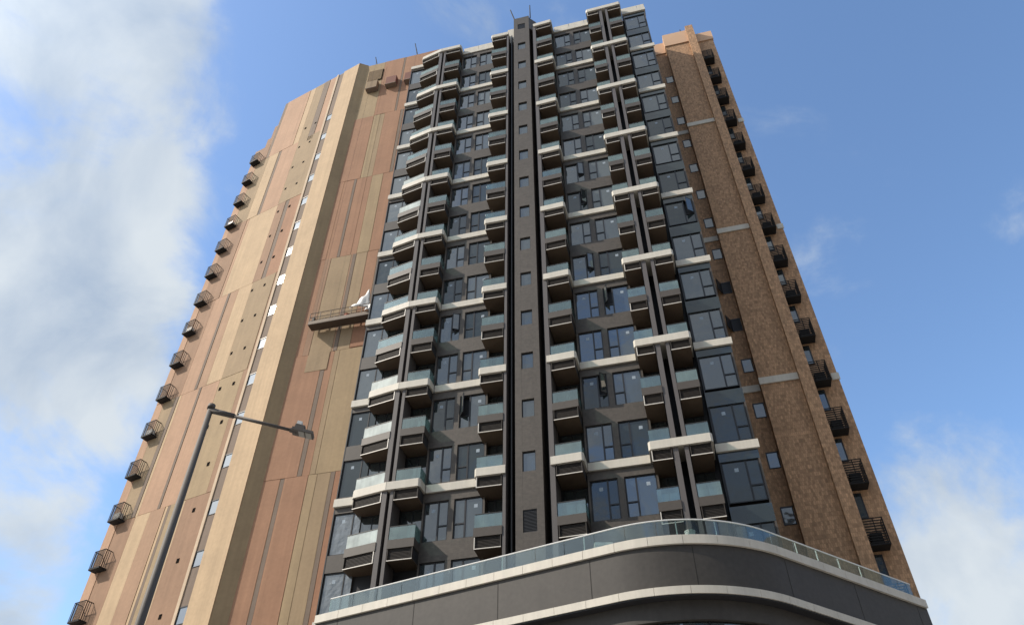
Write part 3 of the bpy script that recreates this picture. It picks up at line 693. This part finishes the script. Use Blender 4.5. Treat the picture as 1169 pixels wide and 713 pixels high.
def crumple(name, pts, mt, org, label, cat):
    me = bpy.data.meshes.new(name); NU, NV = 9, 9; vs_ = []; fs = []
    rnd = random.Random(3)
    for i in range(NU):
        for j in range(NV):
            u, v = i / (NU - 1), j / (NV - 1)
            p = (pts[0] * (1 - u) + pts[1] * u) * (1 - v) + (pts[3] * (1 - u) + pts[2] * u) * v
            w = Vector((*N2, 0)) * (0.16 * math.sin(u * 5 + v * 3) * math.sin(v * 6 + 1) + rnd.uniform(-.03, .03)) + Vector((0, 0, rnd.uniform(-.04, .04)))
            vs_.append(p + w - org)
    for i in range(NU - 1):
        for j in range(NV - 1): fs.append((i * NV + j, (i + 1) * NV + j, (i + 1) * NV + j + 1, i * NV + j + 1))
    me.from_pydata([tuple(v) for v in vs_], [], fs); me.materials.append(mt)
    for pl in me.polygons: pl.use_smooth = True
    ob = bpy.data.objects.new(name, me); COL.objects.link(ob); ob.location = org
    so = ob.modifiers.new('thick', 'SOLIDIFY'); so.thickness = 0.02
    return tag(ob, label, cat)
crumple('plastic_sheet', [GP(3.1, .75, 36.1), GP(4.55, .75, 36.1), GP(4.35, .6, 37.7), GP(3.7, .55, 37.1)], M_SHEET, GP(4.3, .5, 36.2), 'crumpled white plastic sheet over the right end of the work platform', 'sheet')
crumple('plastic_sheet', [GP(4.35, .9, 35.45), GP(4.95, .9, 35.45), GP(4.98, .75, 36.2), GP(4.55, .8, 36.1)], M_SHEET, GP(4.6, .9, 35.5), 'small white rag hung on the rail at the right end of the work platform', 'sheet')
M_ORG = mat('faded red plastic', (0.45, 0.14, 0.08), 0.6)
def bucket(name, pos, r, h, mt, label, cat='bucket'):
    m = MB(); n = 14; pos = Vector(pos)
    m.tube(pos, pos + Vector((0, 0, h)), r * .8, r, mt, n); m.tube(pos + Vector((0, 0, h - .02)), pos + Vector((0, 0, h + .015)), r * 1.06, r * 1.06, mt, n)
    return tag(m.build(name, None, pos), label, cat)
bucket('paint_bucket', GP(2.2, .55, 35.16), .17, .38, M_STEEL, 'dark paint bucket on the deck of the work platform')
bucket('paint_bucket', GP(2.95, .6, 35.16), .2, .5, M_ORG, 'red bucket at the middle of the work platform')

# ------------------------------------------------------------------ street lamp
lx, ly = 11.6 * math.sin(R(-25.75)), 11.6 * math.cos(R(-25.75)); LT = 0.664 * 11.6
lamp = empty('street_lamp', (lx, ly, GZ), 'dark grey street lamp on a tall tapering pole with one long arm', 'street lamp')
M_LAMP = mat('grey lamp paint', (0.10, 0.088, 0.078), 0.65, var=0.1)
lo_ = Vector((lx, ly, GZ))
m = MB(); m.tube((lx, ly, GZ), (lx, ly, LT), .085, .045, M_LAMP, 14); m.tube((lx, ly, LT - .02), (lx, ly, LT + .06), .065, .06, M_LAMP, 12); m.tube((lx, ly, GZ), (lx, ly, GZ + .9), .15, .14, M_LAMP, 14)
m.build('pole', lamp, lo_, True)
hx, hy = 11.2 * math.sin(R(-18.9)), 11.2 * math.cos(R(-18.9)); HZ = .656 * 11.2
pb = Vector((lx, ly, LT - .05)); ph = Vector((hx, hy, HZ)); ad = (ph - pb).normalized()
m = MB(); m.tube(pb, pb + ad * .42, .05, .042, M_LAMP, 10); m.tube(pb + ad * .4, ph, .03, .026, M_LAMP, 10); m.build('arm', lamp, lo_, True)
side = Vector((-ad.y, ad.x, 0)).normalized(); up = ad.cross(side).normalized()
if up.z < 0: up = -up
hc = ph + ad * .17
m = MB(); m.obox(hc, ad * .18, side * .095, up * .025, M_LAMP); m.obox(hc - ad * .08 + up * .075, ad * .08, side * .06, up * .04, M_LAMP); m.tube(ph - ad * .05, ph + ad * .06, .04, .04, M_LAMP, 10)
hd = m.build('lamp_head', lamp, lo_)
M_LENS = mat('lamp lens', (0.30, 0.29, 0.26), 0.3, var=0.1)
m = MB()
for k in (-1, 1): m.obox(hc + ad * (.05 + .06 * k) - up * .029, ad * .05, side * .08, up * .006, M_LENS)
m.build('lens', hd, lo_)
m = MB(); m.obox(hc - ad * .12 + up * .15, ad * .04, side * .04, up * .04, M_RAIL); m.build('sensor', hd, lo_)

# ------------------------------------------------------------------ things left on the terrace
def at_s(sv, off, z): q = rim(sv, off); return Vector((q.x, q.y, z))
bucket('plastic_bucket', at_s(17.0, .75, 13.45), .20, .42, M_RAIL, 'white plastic bucket behind the glass balustrade of the terrace')
def crate(sv, off, z, sx, sy, h, mt, label):
    q = at_s(sv, off, z); m = MB(); t = .03
    for x0, x1, y0, y1 in ((-sx, sx, -sy, -sy + t), (-sx, sx, sy - t, sy), (-sx, -sx + t, -sy + t, sy - t), (sx - t, sx, -sy + t, sy - t)):
        for k in range(3): m.prism([(q.x + x0, q.y + y0), (q.x + x1, q.y + y0), (q.x + x1, q.y + y1), (q.x + x0, q.y + y1)], z + h * k / 3, z + h * (k + .72) / 3, mt)
    m.prism([(q.x - sx, q.y - sy), (q.x + sx, q.y - sy), (q.x + sx, q.y + sy), (q.x - sx, q.y + sy)], z - .03, z - .001, mt)
    return tag(m.build('crate', None, q), label, 'crate')
crate(13.2, .9, 13.45, .35, .25, .5, M_RAIL, 'pale slatted crate behind the balustrade below the stair shaft')
crate(13.9, .95, 13.45, .25, .2, .35, M_ORG, 'low red crate next to the pale crate on the terrace')

# ------------------------------------------------------------------ flat-to-flat differences in the glass
rg = random.Random(21)
def swap(o, old, new):
    for sl in o.material_slots:
        if sl.material == old: sl.link = 'OBJECT'; sl.material = new
for o in [x for x in bpy.data.objects if x.parent == tower]:
    kind = o.name.split('.')[0]; zz = o.location.z
    for ch in o.children:
        ck = ch.name.split('.')[0]
        if ck == 'pane':
            q = rg.random(); new = M_WG2 if q < .30 else M_WG3 if q < .42 else None
            if kind == 'narrow_window' and zz < -13.6 * FL: new = M_WG4
            if new: swap(ch, M_WGLASS, new)
        elif ck == 'balustrade':
            q = rg.random(); new = M_BALG2 if q < .45 else None
            if abs(Vector(ch.bound_box[0]).x + 8.0) < 0.6:
                n_ = -zz / FL
                new = M_BALG3 if n_ > 9.5 or q > .7 else new
            if new: swap(ch, M_BALG, new)
